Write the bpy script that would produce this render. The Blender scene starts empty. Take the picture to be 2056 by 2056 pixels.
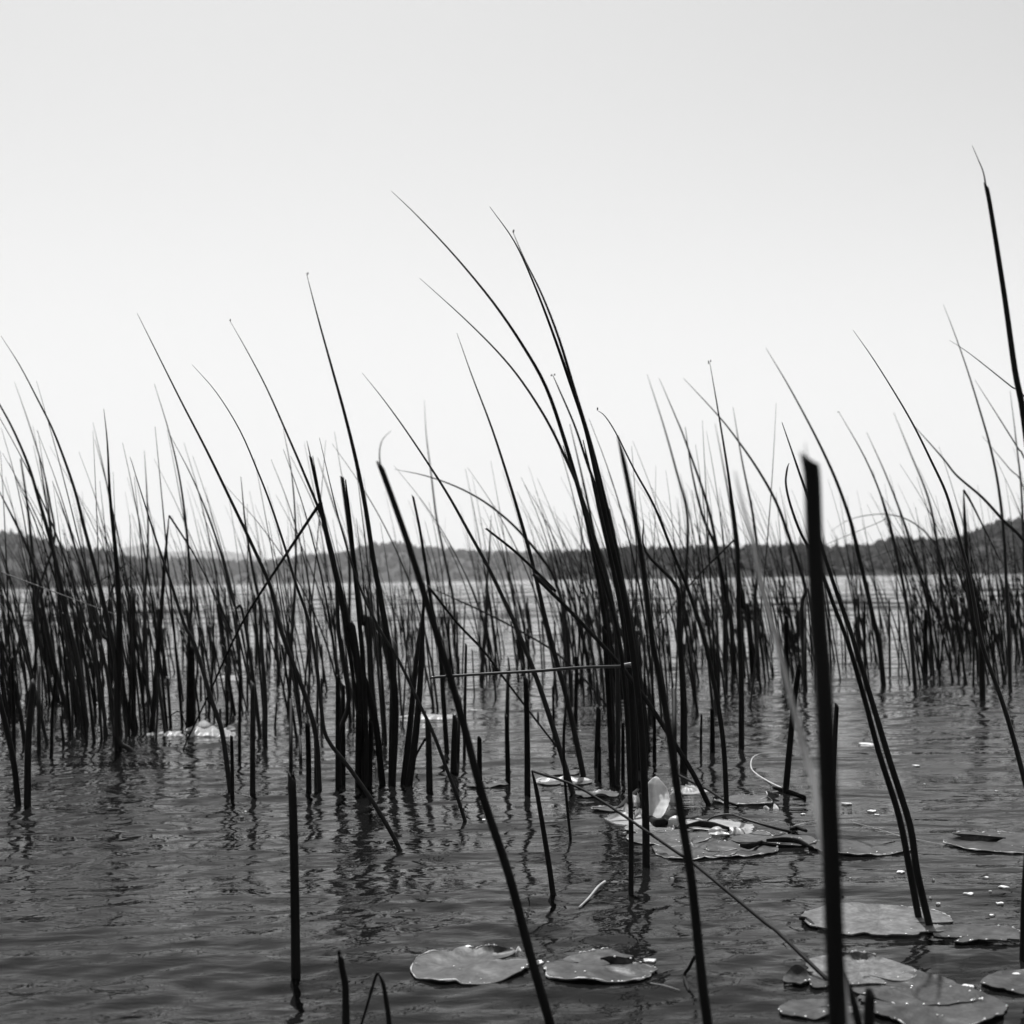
import bpy, math, random
import numpy as np
from mathutils import Matrix, Vector
random.seed(7); rng = np.random.default_rng(7)
S = bpy.context.scene; COL = S.collection

# ------------------------------------------------------------------ camera
FPX = 2985.0; SRC = 2056.0; CAMH = 0.70
PITCH = math.atan(133.5/FPX); ROLL = math.radians(-0.88)
cd = bpy.data.cameras.new('camera'); cam = bpy.data.objects.new('camera', cd); COL.objects.link(cam)
cd.sensor_width = 36; cd.sensor_fit = 'HORIZONTAL'; cd.lens = 36*FPX/SRC
cd.clip_start = 0.05; cd.clip_end = 40000
cd.dof.use_dof = True; cd.dof.focus_distance = 3.7; cd.dof.aperture_fstop = 5.6; cd.dof.aperture_blades = 5
MW = Matrix.Translation((0,0,CAMH)) @ Matrix.Rotation(math.pi/2+PITCH,4,'X') @ Matrix.Rotation(ROLL,4,'Z')
cam.matrix_world = MW; S.camera = cam

# ------------------------------------------------------------------ sky and sun
SUN_EL, SUN_AZ = 60, -12          # azimuth: degrees from +Y (view direction), negative = left
w = bpy.data.worlds.new('World'); S.world = w; w.use_nodes = True
nt = w.node_tree; nt.nodes.clear()
sky = nt.nodes.new('ShaderNodeTexSky'); sky.sky_type = 'NISHITA'; sky.sun_disc = False
sky.sun_elevation = math.radians(SUN_EL); sky.sun_rotation = math.radians(SUN_AZ)
sky.air_density = 1.0; sky.dust_density = 1.0; sky.ozone_density = 1.0
sep = nt.nodes.new('ShaderNodeSeparateColor'); bg = nt.nodes.new('ShaderNodeBackground'); out = nt.nodes.new('ShaderNodeOutputWorld')
ma = nt.nodes.new('ShaderNodeMath'); ma.operation = 'MULTIPLY'; ma.inputs[1].default_value = 0.85    # film behind a yellow-red filter: mostly the red channel
mb = nt.nodes.new('ShaderNodeMath'); mb.operation = 'MULTIPLY_ADD'; mb.inputs[1].default_value = 0.15
L = nt.links.new
L(sky.outputs[0], sep.inputs[0]); L(sep.outputs[0], ma.inputs[0]); L(sep.outputs[1], mb.inputs[0]); L(ma.outputs[0], mb.inputs[2])
mc = nt.nodes.new('ShaderNodeMath'); mc.operation = 'SMOOTH_MIN'; mc.inputs[1].default_value = 4.3; mc.inputs[2].default_value = 1.6   # film shoulder
L(mb.outputs[0], mc.inputs[0]); L(mc.outputs[0], bg.inputs[0]); bg.inputs[1].default_value = 0.15; L(bg.outputs[0], out.inputs[0])
sd = bpy.data.lights.new('sun', 'SUN'); sd.energy = 4.6; sd.angle = math.radians(0.53); sd.color = (1,1,1)
so = bpy.data.objects.new('sun', sd); COL.objects.link(so)
e, a = math.radians(SUN_EL), math.radians(SUN_AZ)
sv = Vector((math.sin(a)*math.cos(e), math.cos(a)*math.cos(e), math.sin(e)))
so.rotation_euler = sv.to_track_quat('Z','Y').to_euler()
S.view_settings.view_transform = 'Standard'; S.view_settings.look = 'None'
S.view_settings.gamma = 1; S.view_settings.exposure = 0.5; S.view_settings.use_curve_mapping = False
S.render.engine = 'CYCLES'; S.cycles.volume_bounces = 0; S.cycles.sample_clamp_indirect = 6
S.cycles.max_bounces = 6
S.render.resolution_x = S.render.resolution_y = 1024

# ------------------------------------------------------------------ projection helpers
R3 = MW.to_3x3(); CAM = Vector((0,0,CAMH))
def ray(px, py): return R3 @ Vector(((px-SRC/2)/FPX, -(py-SRC/2)/FPX, -1))
def on_water(px, py):
    d = ray(px, py); t = CAMH/-d.z; return CAM + d*t, t
def at_depth(px, py, t): return CAM + ray(px, py)*t
REG = {'G':(0,0,1932/2056),'S':(0,0,1),'A':(0,600,2.76),'B':(680,600,2.76),'C':(1356,600,2.76),'D':(0,1150,2.76),'E':(680,1150,2.76),'F':(1356,1150,2.76),
       'H':(400,1650,4.759),'I':(800,1750,3.22),'J':(1560,1750,3.895),'K':(1050,1480,3.067),'L':(1480,1480,3.354)}
def pts(s):
    r = 'S'; o = []
    for tok in s.split():
        if tok in REG: r = tok; continue
        x, y = map(float, tok.split(',')); ox, oy, k = REG[r]; o.append((ox+x/k, oy+y/k))
    return o

# ------------------------------------------------------------------ materials (grey: the photograph is monochrome)
def mat(name, base, rough=0.5, var=0.3, scale=20, stretch=(1,1,1), trans=0.0, bump=0.0, ior=1.45, spec=0.5, extra=None):
    m = bpy.data.materials.new(name); m.use_nodes = True; n = m.node_tree; b = n.nodes['Principled BSDF']
    tc = n.nodes.new('ShaderNodeTexCoord'); mp = n.nodes.new('ShaderNodeMapping'); mp.inputs['Scale'].default_value = stretch
    nz = n.nodes.new('ShaderNodeTexNoise'); nz.inputs['Scale'].default_value = scale; nz.inputs['Detail'].default_value = 5
    mr = n.nodes.new('ShaderNodeMapRange'); mr.inputs[1].default_value = .3; mr.inputs[2].default_value = .7
    mr.inputs[3].default_value = base*(1-var); mr.inputs[4].default_value = base*(1+var)
    n.links.new(tc.outputs['Object'], mp.inputs[0]); n.links.new(mp.outputs[0], nz.inputs['Vector'])
    n.links.new(nz.outputs['Fac'], mr.inputs[0]); n.links.new(mr.outputs[0], b.inputs['Base Color'])
    b.inputs['Roughness'].default_value = rough; b.inputs['IOR'].default_value = ior; b.inputs['Specular IOR Level'].default_value = spec
    if bump:
        bp = n.nodes.new('ShaderNodeBump'); bp.inputs['Strength'].default_value = bump; bp.inputs['Distance'].default_value = .004
        n.links.new(nz.outputs['Fac'], bp.inputs['Height']); n.links.new(bp.outputs[0], b.inputs['Normal'])
    if trans:
        t = n.nodes.new('ShaderNodeBsdfTranslucent'); mx = n.nodes.new('ShaderNodeMixShader'); mx.inputs[0].default_value = trans
        n.links.new(mr.outputs[0], t.inputs[0]); n.links.new(b.outputs[0], mx.inputs[1]); n.links.new(t.outputs[0], mx.inputs[2])
        n.links.new(mx.outputs[0], n.nodes['Material Output'].inputs[0])
    return m
M_reed = mat('reed_green', .018, .5, .35, 60, (1,1,.08), spec=.2)
M_gloss = mat('reed_wet', .03, .3, .35, 60, (1,1,.08), spec=.6)
M_dark = mat('reed_old', .012, .65, .4, 60, (1,1,.1), spec=.12)
M_dry = mat('reed_dry', .38, .6, .3, 50, (1,1,.1), trans=.2)
M_pale = mat('reed_pale', .6, .6, .3, 50, (1,1,.1), trans=.5)
M_spike = mat('spikelet', .04, .7, .4, 200)
M_pad = mat('lily_leaf', .048, .5, .5, 34, trans=.12, bump=.35, spec=.3)
M_padl = mat('lily_leaf_pale', .10, .5, .45, 30, trans=.12, bump=.35, spec=.35)
M_padd = mat('lily_leaf_old', .032, .42, .6, 26, trans=.1, bump=.4, spec=.3)
M_curl = mat('leaf_backlit', .72, .35, .3, 40, (1,1,.2), trans=.7, bump=.5)  # backlight brightness put partly into this high base colour
M_rim = mat('leaf_edge_highlight', .7, .35, .3, 60, trans=.35)  # highlights along the leaf edges, put into a pale colour
M_lit = mat('leaf_lit', .62, .35, .25, 30, (1,1,.25), trans=.5, bump=.3)  # lit copy of the lily leaf: sunlight put into its pale colour
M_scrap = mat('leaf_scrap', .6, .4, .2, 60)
M_dr = mat('water_drop', .8, .15, .1, 10, spec=1.0)  # drops whose whitish colour stands in for sun glints
for m_ in (M_pad, M_padd, M_padl):      # radiating veins
    n = m_.node_tree; b = n.nodes['Principled BSDF']; mr = n.nodes['Map Range']; bpn = n.nodes['Bump']; nz = n.nodes['Noise Texture']
    tc = n.nodes['Texture Coordinate']; g = n.nodes.new('ShaderNodeTexGradient'); g.gradient_type = 'RADIAL'; n.links.new(tc.outputs['Object'], g.inputs[0])
    x1 = n.nodes.new('ShaderNodeMath'); x1.operation = 'MULTIPLY_ADD'; x1.inputs[1].default_value = 22; n.links.new(g.outputs['Fac'], x1.inputs[0])
    n.links.new(nz.outputs['Fac'], x1.inputs[2])
    x2 = n.nodes.new('ShaderNodeMath'); x2.operation = 'PINGPONG'; x2.inputs[1].default_value = .5; n.links.new(x1.outputs[0], x2.inputs[0])
    x3 = n.nodes.new('ShaderNodeMapRange'); x3.inputs[1].default_value = 0; x3.inputs[2].default_value = .1; x3.inputs[3].default_value = 1.35; x3.inputs[4].default_value = 1; n.links.new(x2.outputs[0], x3.inputs[0])
    n2 = n.nodes.new('ShaderNodeTexNoise'); n2.inputs['Scale'].default_value = 130; n2.inputs['Detail'].default_value = 3; n.links.new(tc.outputs['Object'], n2.inputs['Vector'])
    x4 = n.nodes.new('ShaderNodeMapRange'); x4.inputs[1].default_value = .35; x4.inputs[2].default_value = .65; x4.inputs[3].default_value = .7; x4.inputs[4].default_value = 1.3; n.links.new(n2.outputs['Fac'], x4.inputs[0])
    x5 = n.nodes.new('ShaderNodeMath'); x5.operation = 'MULTIPLY'; n.links.new(x3.outputs[0], x5.inputs[0]); n.links.new(x4.outputs[0], x5.inputs[1])
    x6 = n.nodes.new('ShaderNodeMath'); x6.operation = 'MULTIPLY'; n.links.new(x5.outputs[0], x6.inputs[0]); n.links.new(mr.outputs[0], x6.inputs[1])
    n.links.new(x6.outputs[0], b.inputs['Base Color'])
    x7 = n.nodes.new('ShaderNodeMath'); x7.operation = 'MULTIPLY_ADD'; x7.inputs[1].default_value = .5; n.links.new(n2.outputs['Fac'], x7.inputs[0]); n.links.new(nz.outputs['Fac'], x7.inputs[2])
    n.links.new(x7.outputs[0], bpn.inputs['Height'])
M_hill = mat('hill_ground', .01, .9, .4, .02)
M_tree = mat('far_foliage', .011, .9, .3, .15)
M_bark = mat('bark', .05, .9, .4, 3)

# water
M_water = bpy.data.materials.new('water'); M_water.use_nodes = True
n = M_water.node_tree; b = n.nodes['Principled BSDF']
b.inputs['Base Color'].default_value = (.007,.007,.007,1); b.inputs['Roughness'].default_value = .03; b.inputs['IOR'].default_value = 1.33; b.inputs['Specular IOR Level'].default_value = .085
tc = n.nodes.new('ShaderNodeTexCoord'); hs = []
for sc, st, dist, stren in ((1.6,(.5,1.3,1),.12,.36),(6,(.5,1.5,1),.02,.2),(17,(.75,1.5,1),.010,.27)):
    mp = n.nodes.new('ShaderNodeMapping'); mp.inputs['Scale'].default_value = st; mp.inputs['Rotation'].default_value = (0,0,math.radians(-9))
    nz = n.nodes.new('ShaderNodeTexNoise'); nz.inputs['Scale'].default_value = sc; nz.inputs['Detail'].default_value = 3; nz.inputs['Distortion'].default_value = .5
    n.links.new(tc.outputs['Object'], mp.inputs[0]); n.links.new(mp.outputs[0], nz.inputs['Vector'])
    bp = n.nodes.new('ShaderNodeBump'); bp.inputs['Strength'].default_value = stren; bp.inputs['Distance'].default_value = dist
    n.links.new(nz.outputs['Fac'], bp.inputs['Height'])
    if hs: n.links.new(hs[-1].outputs[0], bp.inputs['Normal'])
    hs.append(bp)
n.links.new(hs[-1].outputs[0], b.inputs['Normal'])

# ------------------------------------------------------------------ object helpers
def tag(o, label=None, cat=None, group=None, kind=None):
    if label: o['label'] = label
    if cat: o['category'] = cat
    if group: o['group'] = group
    if kind: o['kind'] = kind
    return o
def mesh_obj(name, V, F, m, parent=None, smooth=True, loc=None):
    me = bpy.data.meshes.new(name)
    V = np.asarray(V, float)
    if loc is not None: V = V - np.array(loc)
    me.from_pydata(V.tolist(), [], F); me.materials.append(m)
    if smooth: me.shade_smooth()
    o = bpy.data.objects.new(name, me); COL.objects.link(o)
    if parent is not None: o.parent = parent
    elif loc is not None: o.location = loc
    return o
def empty(name, loc):
    o = bpy.data.objects.new(name, None); o.location = loc; o.empty_display_size = .05; COL.objects.link(o); return o
def smoothpath(P, R, sub=4):
    """Catmull-Rom through P (list of Vector) with radii R"""
    if len(P) == 2: P = [P[0], P[0].lerp(P[1],.5), P[1]]; R = [R[0], (R[0]+R[1])/2, R[1]]
    Q, q = [], []
    for i in range(len(P)-1):
        p0 = P[i-1] if i else P[0]*2-P[1]; p1, p2 = P[i], P[i+1]; p3 = P[i+2] if i+2 < len(P) else P[-1]*2-P[-2]
        for k in range(sub):
            t = k/sub
            Q.append(.5*((2*p1)+(p2-p0)*t+(2*p0-5*p1+4*p2-p3)*t*t+(3*p1-p0-3*p2+p3)*t**3)); q.append(R[i]*(1-t)+R[i+1]*t)
    Q.append(P[-1]); q.append(R[-1]); return Q, q
def tube(Q, q, sides=7, slant=0.0, flat=1.0):
    V, F = [], []; n_ = len(Q); up = Vector((.3,1,.1)).normalized()
    for i, p in enumerate(Q):
        d = (Q[min(i+1,n_-1)]-Q[max(i-1,0)]).normalized(); u = d.cross(up)
        if u.length < 1e-3: u = d.cross(Vector((1,0,0)))
        u.normalize(); v = d.cross(u)
        for k in range(sides):
            a_ = 2*math.pi*k/sides
            pt = p+u*(math.cos(a_)*q[i])+v*(math.sin(a_)*q[i]*flat)
            if i == n_-1 and slant: pt = pt + d*(math.cos(a_)*slant+random.uniform(-.5,1.3)*q[i])
            V.append(tuple(pt))
    for i in range(n_-1):
        for k in range(sides):
            k2 = (k+1)%sides; F.append((i*sides+k, i*sides+k2, (i+1)*sides+k2, (i+1)*sides+k))
    F.append(tuple(range(sides))[::-1]); F.append(tuple((n_-1)*sides+k for k in range(sides)))
    return V, F
def ball(c, r, sq=(1,1,1), seg=7, ring=5):
    V, F = [], []
    for i in range(ring+1):
        th = math.pi*i/ring
        for k in range(seg):
            ph = 2*math.pi*k/seg; V.append((c[0]+r*sq[0]*math.sin(th)*math.cos(ph), c[1]+r*sq[1]*math.sin(th)*math.sin(ph), c[2]+r*sq[2]*math.cos(th)))
    for i in range(ring):
        for k in range(seg):
            k2=(k+1)%seg; F.append((i*seg+k,(i+1)*seg+k,(i+1)*seg+k2,i*seg+k2))
    return V, F
def join(parts):
    V, F = [], []
    for v, f in parts:
        o = len(V); V += list(v); F += [tuple(i+o for i in t) for t in f]
    return V, F

# ------------------------------------------------------------------ the water surface
NW = 90
lam = np.exp(rng.uniform(math.log(.055), math.log(1.5), NW)); kk = 2*math.pi/lam
th = math.radians(97)+rng.normal(0, .42, NW); th[lam < .2] = math.radians(95)+rng.normal(0,.75,(lam < .2).sum())
KX, KY = kk*np.cos(th), kk*np.sin(th); PH = rng.uniform(0, 6.283, NW)
AMP = .0125*lam/2/math.pi*np.where(lam > .5, .5, .9)*np.where(lam<.16, 1.7, 1.0)
def patch(x, y):          # gusty patches: 0 calm .. 1 rippled
    v = np.sin(.9*x+.55*y+1.1)+np.sin(-.5*x+1.25*y+.4)+np.sin(1.9*x-2.3*y+2)*.6+np.sin(.31*x+.7*y)*.7
    return np.clip(.62+.26*v, .18, 1.35)
NF = 16; lamf = np.exp(rng.uniform(math.log(1.2), math.log(5), NF)); thf = math.radians(96)+rng.normal(0,.4,NF); phf = rng.uniform(0,6.283,NF)
def wave(x, y, cell):
    z = np.zeros_like(x); pt = patch(x, y)
    far = np.clip((np.hypot(x, y)-13)/22, 0, 1); far = far*far*(3-2*far)      # longer chop on the open lake beyond the reeds
    if far.max() > 0:
        for i in range(NF):
            k_ = 6.2832/lamf[i]; z += far*np.clip((lamf[i]/cell-2.2)/2, 0, 1)*.028*lamf[i]/6.2832*np.sin(k_*math.cos(thf[i])*x+k_*math.sin(thf[i])*y+phf[i])
    for i in range(NW):
        f = np.clip((lam[i]/cell-2.2)/2, 0, 1)
        z += AMP[i]*f*np.sin(KX[i]*x+KY[i]*y+PH[i])*(pt if lam[i] < .35 else 1)
    return z
rr = [.4]
while rr[-1] < 60: rr.append(rr[-1]*1.003)
while rr[-1] < 520: rr.append(rr[-1]*1.004)
while rr[-1] < 14000: rr.append(rr[-1]*1.06)
rr = np.array(rr)
aa = np.radians(np.concatenate([np.linspace(-180,-30,26)[:-1], np.linspace(-30,30,441), np.linspace(30,180,26)[1:-1]]))
RR, AA = np.meshgrid(rr, aa, indexing='ij'); X = RR*np.sin(AA); Y = RR*np.cos(AA)
cell = np.maximum(RR*.003, np.where(np.abs(AA) > math.radians(30.01), RR*.1, 0)); cell = np.where(RR > 520, RR*.06, np.where(RR > 60, np.maximum(cell, RR*.004), cell))
Z = wave(X, Y, cell)
nr, na = RR.shape
V = np.stack([X,Y,Z],-1).reshape(-1,3); V = np.vstack([V, [[0,0,0]]])
i0 = (np.arange(nr-1)[:,None]*na+np.arange(na)[None]); j = (np.arange(na)+1)%na
i1 = (np.arange(nr-1)[:,None]*na+j[None])
quads = np.stack([i0, i0+na, i1+na, i1], -1).reshape(-1,4)[:, ::-1]
tris = np.stack([np.full(na, nr*na), np.arange(na), j], -1)[:, ::-1]
me = bpy.data.meshes.new('water'); me.vertices.add(len(V)); me.vertices.foreach_set('co', V.ravel())
nl = quads.size+tris.size; me.loops.add(nl); me.loops.foreach_set('vertex_index', np.concatenate([quads.ravel(), tris.ravel()]).astype(np.int32))
me.polygons.add(len(quads)+len(tris)); st = np.concatenate([np.arange(len(quads))*4, len(quads)*4+np.arange(len(tris))*3])
me.polygons.foreach_set('loop_start', st.astype(np.int32))
me.update(calc_edges=True); me.validate(); me.shade_smooth(); me.materials.append(M_water)
water = bpy.data.objects.new('water', me); COL.objects.link(water); tag(water, kind='structure')
def wz(x, y):
    x = np.asarray(x, float); y = np.asarray(y, float); return wave(x, y, np.hypot(x, y)*.003)

# lake bed, so that nothing is open below the water sheet
V = [(-14000,-14000,-2),(14000,-14000,-2),(14000,14000,-2),(-14000,14000,-2)]
tag(mesh_obj('lake_bed', V, [(0,1,2,3)], M_hill, smooth=False), kind='structure')

# ------------------------------------------------------------------ far shores: terrain and woods
HOR = lambda px: 1161.5-(px-1028)*math.tan(math.radians(.88))
def ridge(prof, dist, depth, treeh, treew, ntree, seed, name='hill', wood='wood'):
    r_ = random.Random(seed); xs = [p[0] for p in prof]; ys = [p[1] for p in prof]
    def top(px): return CAMH+(HOR(px)-np.interp(px, xs, ys)+3)*(dist+depth)/FPX
    cols = np.arange(xs[0], xs[-1]+1, max(6, 4)); V, F = [], []
    prof_d = [(-.02,-3/40),(0,.02),(.15,.3),(.5,.8),(1,1),(1.6,.85),(3,-.1)]
    def surf(px, s):
        hh = max(top(px)-treeh*.62, .8); x = (px-1028)/FPX*dist
        return x, dist+depth*s*1.0, hh*float(np.interp(s, [q[0] for q in prof_d], [q[1] for q in prof_d]))
    for px in cols:
        for s, _ in prof_d:
            x, y, z = surf(px, s); V.append((x*(y/dist), y, z+r_.uniform(-.03,.03)*treeh))
    k = len(prof_d)
    for i in range(len(cols)-1):
        for q in range(k-1): F.append((i*k+q, i*k+q+1, (i+1)*k+q+1, (i+1)*k+q))
    tag(mesh_obj(name, V, F, M_hill), kind='structure')
    parts = []
    for t in range(ntree):
        px = r_.uniform(xs[0], xs[-1]); s = r_.uniform(0, 1.1)**.8
        x, y, z = surf(px, s); x *= y/dist
        H = treeh*r_.uniform(.65,1.12)*(.8 if s < .5 else 1); W = treew*r_.uniform(.6,1.2); con = r_.random() < .35
        m_ = 7; rings = [(.0,.55),(.25,1.0),(.5,.92),(.75,.6),(.93,.25)] if not con else [(.0,.7),(.25,.62),(.5,.42),(.75,.22),(.92,.08)]
        vv = []; ff = []
        for (hz, rad) in rings:
            for q in range(m_):
                a_ = 6.283*q/m_+r_.uniform(-.3,.3); rd = W/2*rad*r_.uniform(.6,1.25)
                vv.append((x+rd*math.cos(a_), y+rd*math.sin(a_), z+H*(hz+r_.uniform(-.06,.06))))
        vv.append((x, y, z+H*r_.uniform(.95,1.08)))
        for i in range(4):
            for q in range(m_): ff.append((i*m_+q, i*m_+(q+1)%m_, (i+1)*m_+(q+1)%m_, (i+1)*m_+q))
        for q in range(m_): ff.append((4*m_+q, 4*m_+(q+1)%m_, 5*m_))
        parts.append((vv, ff))
    V, F = join(parts)
    return mesh_obj(wood, V, F, M_tree, smooth=False)
o = ridge([(1100,1122),(1216,1110),(1245,1104),(1350,1108),(1420,1103),(1573,1101),(1682,1104),(1736,1101),(1770,1093),(1820,1084),(1850,1089),(1907,1086),(1936,1077),(1979,1063),(2008,1052),(2056,1047),(2150,1030),(2400,1020)],
          700, 60, 5.5, 4.6, 1500, 1)
tag(o, 'dark wood along the near shore, right half, rising to a hill at the right edge', 'wood', kind='stuff')
o = ridge([(-500,1040),(-200,1055),(0,1072),(20,1070),(60,1082),(90,1086),(115,1101),(130,1104),(190,1106),(215,1112),(260,1124),(330,1140)], 1200, 110, 8, 7, 700, 2)
tag(o, 'grey wooded hill at the left edge of the far shore', 'wood', kind='stuff')
o = ridge([(150,1122),(330,1124),(450,1128),(540,1130),(580,1124),(616,1118),(700,1111),(727,1100),(745,1096),(770,1094),(805,1094),(835,1101),(900,1106),(975,1111),(1060,1113),(1150,1110),(1240,1106),(1400,1107)], 2100, 190, 11, 10, 1500, 3)
tag(o, 'mid grey wooded ridge across the middle of the far shore with a low rounded hump', 'wood', kind='stuff')
# pale distant hill
V, F = [], []
prof = [(100,1150),(200,1120),(225,1105),(254,1096),(290,1090),(310,1097),(330,1107),(400,1104),(450,1105),(500,1112),(560,1128),(700,1140)]
cols = np.arange(100,700,5); DF = 8000
for px in cols:
    t_ = .7+(HOR(px)-np.interp(px,[p[0] for p in prof],[p[1] for p in prof]))*DF/FPX+random.uniform(-2,2)
    x = (px-1028)/FPX*DF
    for s, f in ((0,.0),(.5,.5),(1,1),(2,.9),(4,-.02)): V.append((x*(1+s*.03), DF+s*240, max(t_,1)*f-.2))
for i in range(len(cols)-1):
    for q in range(4): F.append((i*5+q,i*5+q+1,(i+1)*5+q+1,(i+1)*5+q))
tag(mesh_obj('hill', V, F, M_tree), kind='structure')

def conifer(px, topy, dist, wid, label):
    base = Vector(((px-1028)/FPX*dist, dist, 2.0)); H = CAMH+(HOR(px)-topy)*dist/FPX-2.0
    root = empty('conifer', base); tag(root, label, 'tree', 'conifers standing above the far shore')
    V, F = tube([Vector((0,0,-1.5)),Vector((0,0,H*.6)),Vector((0,0,H*.98))],[.35,.22,.05],6)
    mesh_obj('trunk', V, F, M_bark, root)
    V, F = [], []; r_ = random.Random(px)
    for t in range(26):
        h = H*(.08+.9*t/25); rad = 2.0*wid*(1-t/26)**.85*r_.uniform(.75,1.15)+.12
        for q in range(10):
            a_ = r_.uniform(0,6.283); l_ = rad*r_.uniform(.75,1.1); dx, dy = math.cos(a_), math.sin(a_); k = len(V); ww = l_*.28+.1
            V += [(0,0,h+.45),(dx*l_*.6-dy*ww,dy*l_*.6+dx*ww,h-l_*.12),(dx*l_,dy*l_,h-l_*.3),(dx*l_*.6+dy*ww,dy*l_*.6-dx*ww,h-l_*.12)]
            F += [(k,k+1,k+2),(k,k+2,k+3)]
    mesh_obj('crown', V, F, M_tree, root, smooth=False)
for args in ((1257,1086,705,2.2,'pointed conifer above the far shore just right of the central reed clump'),
             (1270,1092,702,2.0,'short conifer beside the pointed one right of the central reed clump'),
             (1565,1084,705,1.7,'small lone conifer left of the thick blurred foreground reed'),
             (1606,1074,705,2.8,'tall broad conifer directly left of the thick blurred foreground reed'),
             (1651,1076,706,2.2,'tall conifer touching the right side of the thick blurred reed'),
             (1679,1076,706,1.5,'slim spire-shaped conifer right of the thick blurred reed'),
             (1712,1095,702,1.9,'low conifer on the shore between slim spire and rounded trees')):
    conifer(*args)

# ------------------------------------------------------------------ reeds
def path3(P, wb, wt, lean=0.0, depth=None, tipdepth=None, sub=4):
    """P: source-pixel points tip -> base; the base stands on the water. Widths in source pixels at the base depth."""
    P = P[::-1]
    b0, t0 = on_water(*P[0]) if depth is None else (at_depth(*P[0], depth), depth)
    L_ = [0]
    for i in range(1, len(P)): L_.append(L_[-1]+math.dist(P[i], P[i-1]))
    pp, q = [], []
    for i, (x, y) in enumerate(P):
        s = L_[i]/L_[-1]; t = t0*(1+lean*s*s) if tipdepth is None else t0*(1-s)+tipdepth*s; s2 = s**1.35
        pp.append(at_depth(x, y, t)); q.append(.6*(wb*(1-s2)+wt*s2)*t0/FPX)
    return pp, q, t0
def with_root(pp, q):      # carry the stem on below the surface
    d = (pp[1]-pp[0]).normalized()
    if d.z < .15: d = Vector((d.x, d.y, .3)).normalized()
    return [pp[0]-d*.12]+pp, [q[0]]+q
NREED = 0
def reed(label, wb, wt, P, name='reed', cat='reed', group=None, m=None, lean=None, spike=0, cut=False, fold=None, foldw=None, foldend=None, curl=None, depth=None, tipdepth=None, foldlabel=None, rooted=True):
    global NREED; NREED += 1
    P = pts(P) if isinstance(P, str) else P
    if lean is None: lean = random.uniform(-.05,.05)
    pp, q, t0 = path3(P, wb, wt, lean, depth, tipdepth); tip = pp[-1].copy(); base = pp[0].copy()
    if depth is None and rooted: pp, q = with_root(pp, q)
    if not cut: q[-1] = min(q[-1], .25*q[-2]+.0002)
    Q, qq = smoothpath(pp, q, 4)
    V, F = tube(Q, qq, 8, slant=(q[-1]*1.3 if cut else 0))
    m = m or M_reed; pk = bool(spike or fold or curl)
    if pk: root = empty(name, base); tag(root, label, cat, group); st_ = mesh_obj('stem', V, F, m, root, loc=base)
    else: root = mesh_obj(name, V, F, m, loc=base); tag(root, label, cat, group)
    if spike:
        ps = []
        for k in range(spike):
            c = tip+Vector((random.uniform(-.006,.006)+(.0035 if k == 0 else 0), random.uniform(-.004,.004), random.uniform(-.006,.004)))
            ps.append(ball(c, .0028, (random.uniform(.6,1), .8, random.uniform(1,1.8)), 6, 4))
        V, F = join(ps); mesh_obj('spikelet', V, F, M_spike, root, loc=base)
    if fold:
        fp = pts(fold); te = on_water(*fp[-1])[1] if foldend == 'water' else (foldend or t0*1.03); tt = t0*(1+lean) if tipdepth is None else tipdepth
        L_ = [0]; fw = foldw or (wt, 1.5)
        for i in range(1, len(fp)): L_.append(L_[-1]+math.dist(fp[i], fp[i-1]))
        pp, q = [], []
        for i, (x, y) in enumerate(fp):
            s = L_[i]/L_[-1]; pp.append(at_depth(x, y, tt*(1-s)+te*s)); q.append(.5*(fw[0]*(1-s)+fw[1]*s)*t0/FPX)
        if foldend == 'water': pp.append(pp[-1]+(pp[-1]-pp[-2]).normalized()*.06); q.append(q[-1])
        Q, qq = smoothpath(pp, q, 4); V, F = tube(Q, qq, 8); f_ = mesh_obj('folded_top', V, F, m, root, loc=base)
        if foldlabel: f_['label'] = foldlabel
    if curl:
        cp = pts(curl); pp = [at_depth(x, y, t0) for x, y in cp]; q = [.5*w_*t0/FPX for w_ in np.linspace(3.4, .8, len(pp))]
        Q, qq = smoothpath(pp, q, 5); V, F = tube(Q, qq, 6, flat=.35); mesh_obj('curled_tip', V, F, m, root, loc=base)
    return root

# --- foreground stems
reed('thick out-of-focus reed with a slanted cut top standing closest to the camera, right of centre', 35, 28,
     'S 1626,926 1631,962 1635,1071 1644,1252 1653,1367 1662,1549 1671,1766 1682,2056 1706,2500 1725,2900', cut=True, lean=0, m=M_dark,
     curl='S 1621,925 1618,905 1617,888')
reed('very tall thick reed rising out of the right edge, its tip bent to the left', 16, 7,
     'S 1980,372 1990,425 2017,596 2038,745 2056,842 2085,1100 2115,1500 2140,1993', lean=0, curl='S 1980,376 1974,345 1963,318 1952,292', m=M_dark, cut=True)
reed('long thick reed leaning left across the foreground, broken top with a curled sliver', 17, 10,
     'S 764,936 B 320,1170 S 824,1106 G 825,1200 870,1350 910,1500 960,1650 1000,1800 1038,1932 S 1130,2150', lean=0, cut=True, m=M_dark,
     curl='B 232,930 226,860 235,800 255,765 290,732')
reed('tall out-of-focus reed right of the central clump running down to the bottom edge', 18, 8,
     'S 1240,875 1253,930 1274,1035 1292,1143 1310,1288 1332,1400 1345,1480 1366,1627 1389,1773 1421,2056 1470,2256', lean=.0, m=M_dark)
reed('upright thick cut reed stump standing alone at lower left', 17, 14, 'S 586,1560 589,1650 592,1800 594,1957', cut=True, name='reed_stump', cat='reed stump', m=M_dark, lean=0,
     curl='S 585,1562 585,1553 586,1546')
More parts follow.
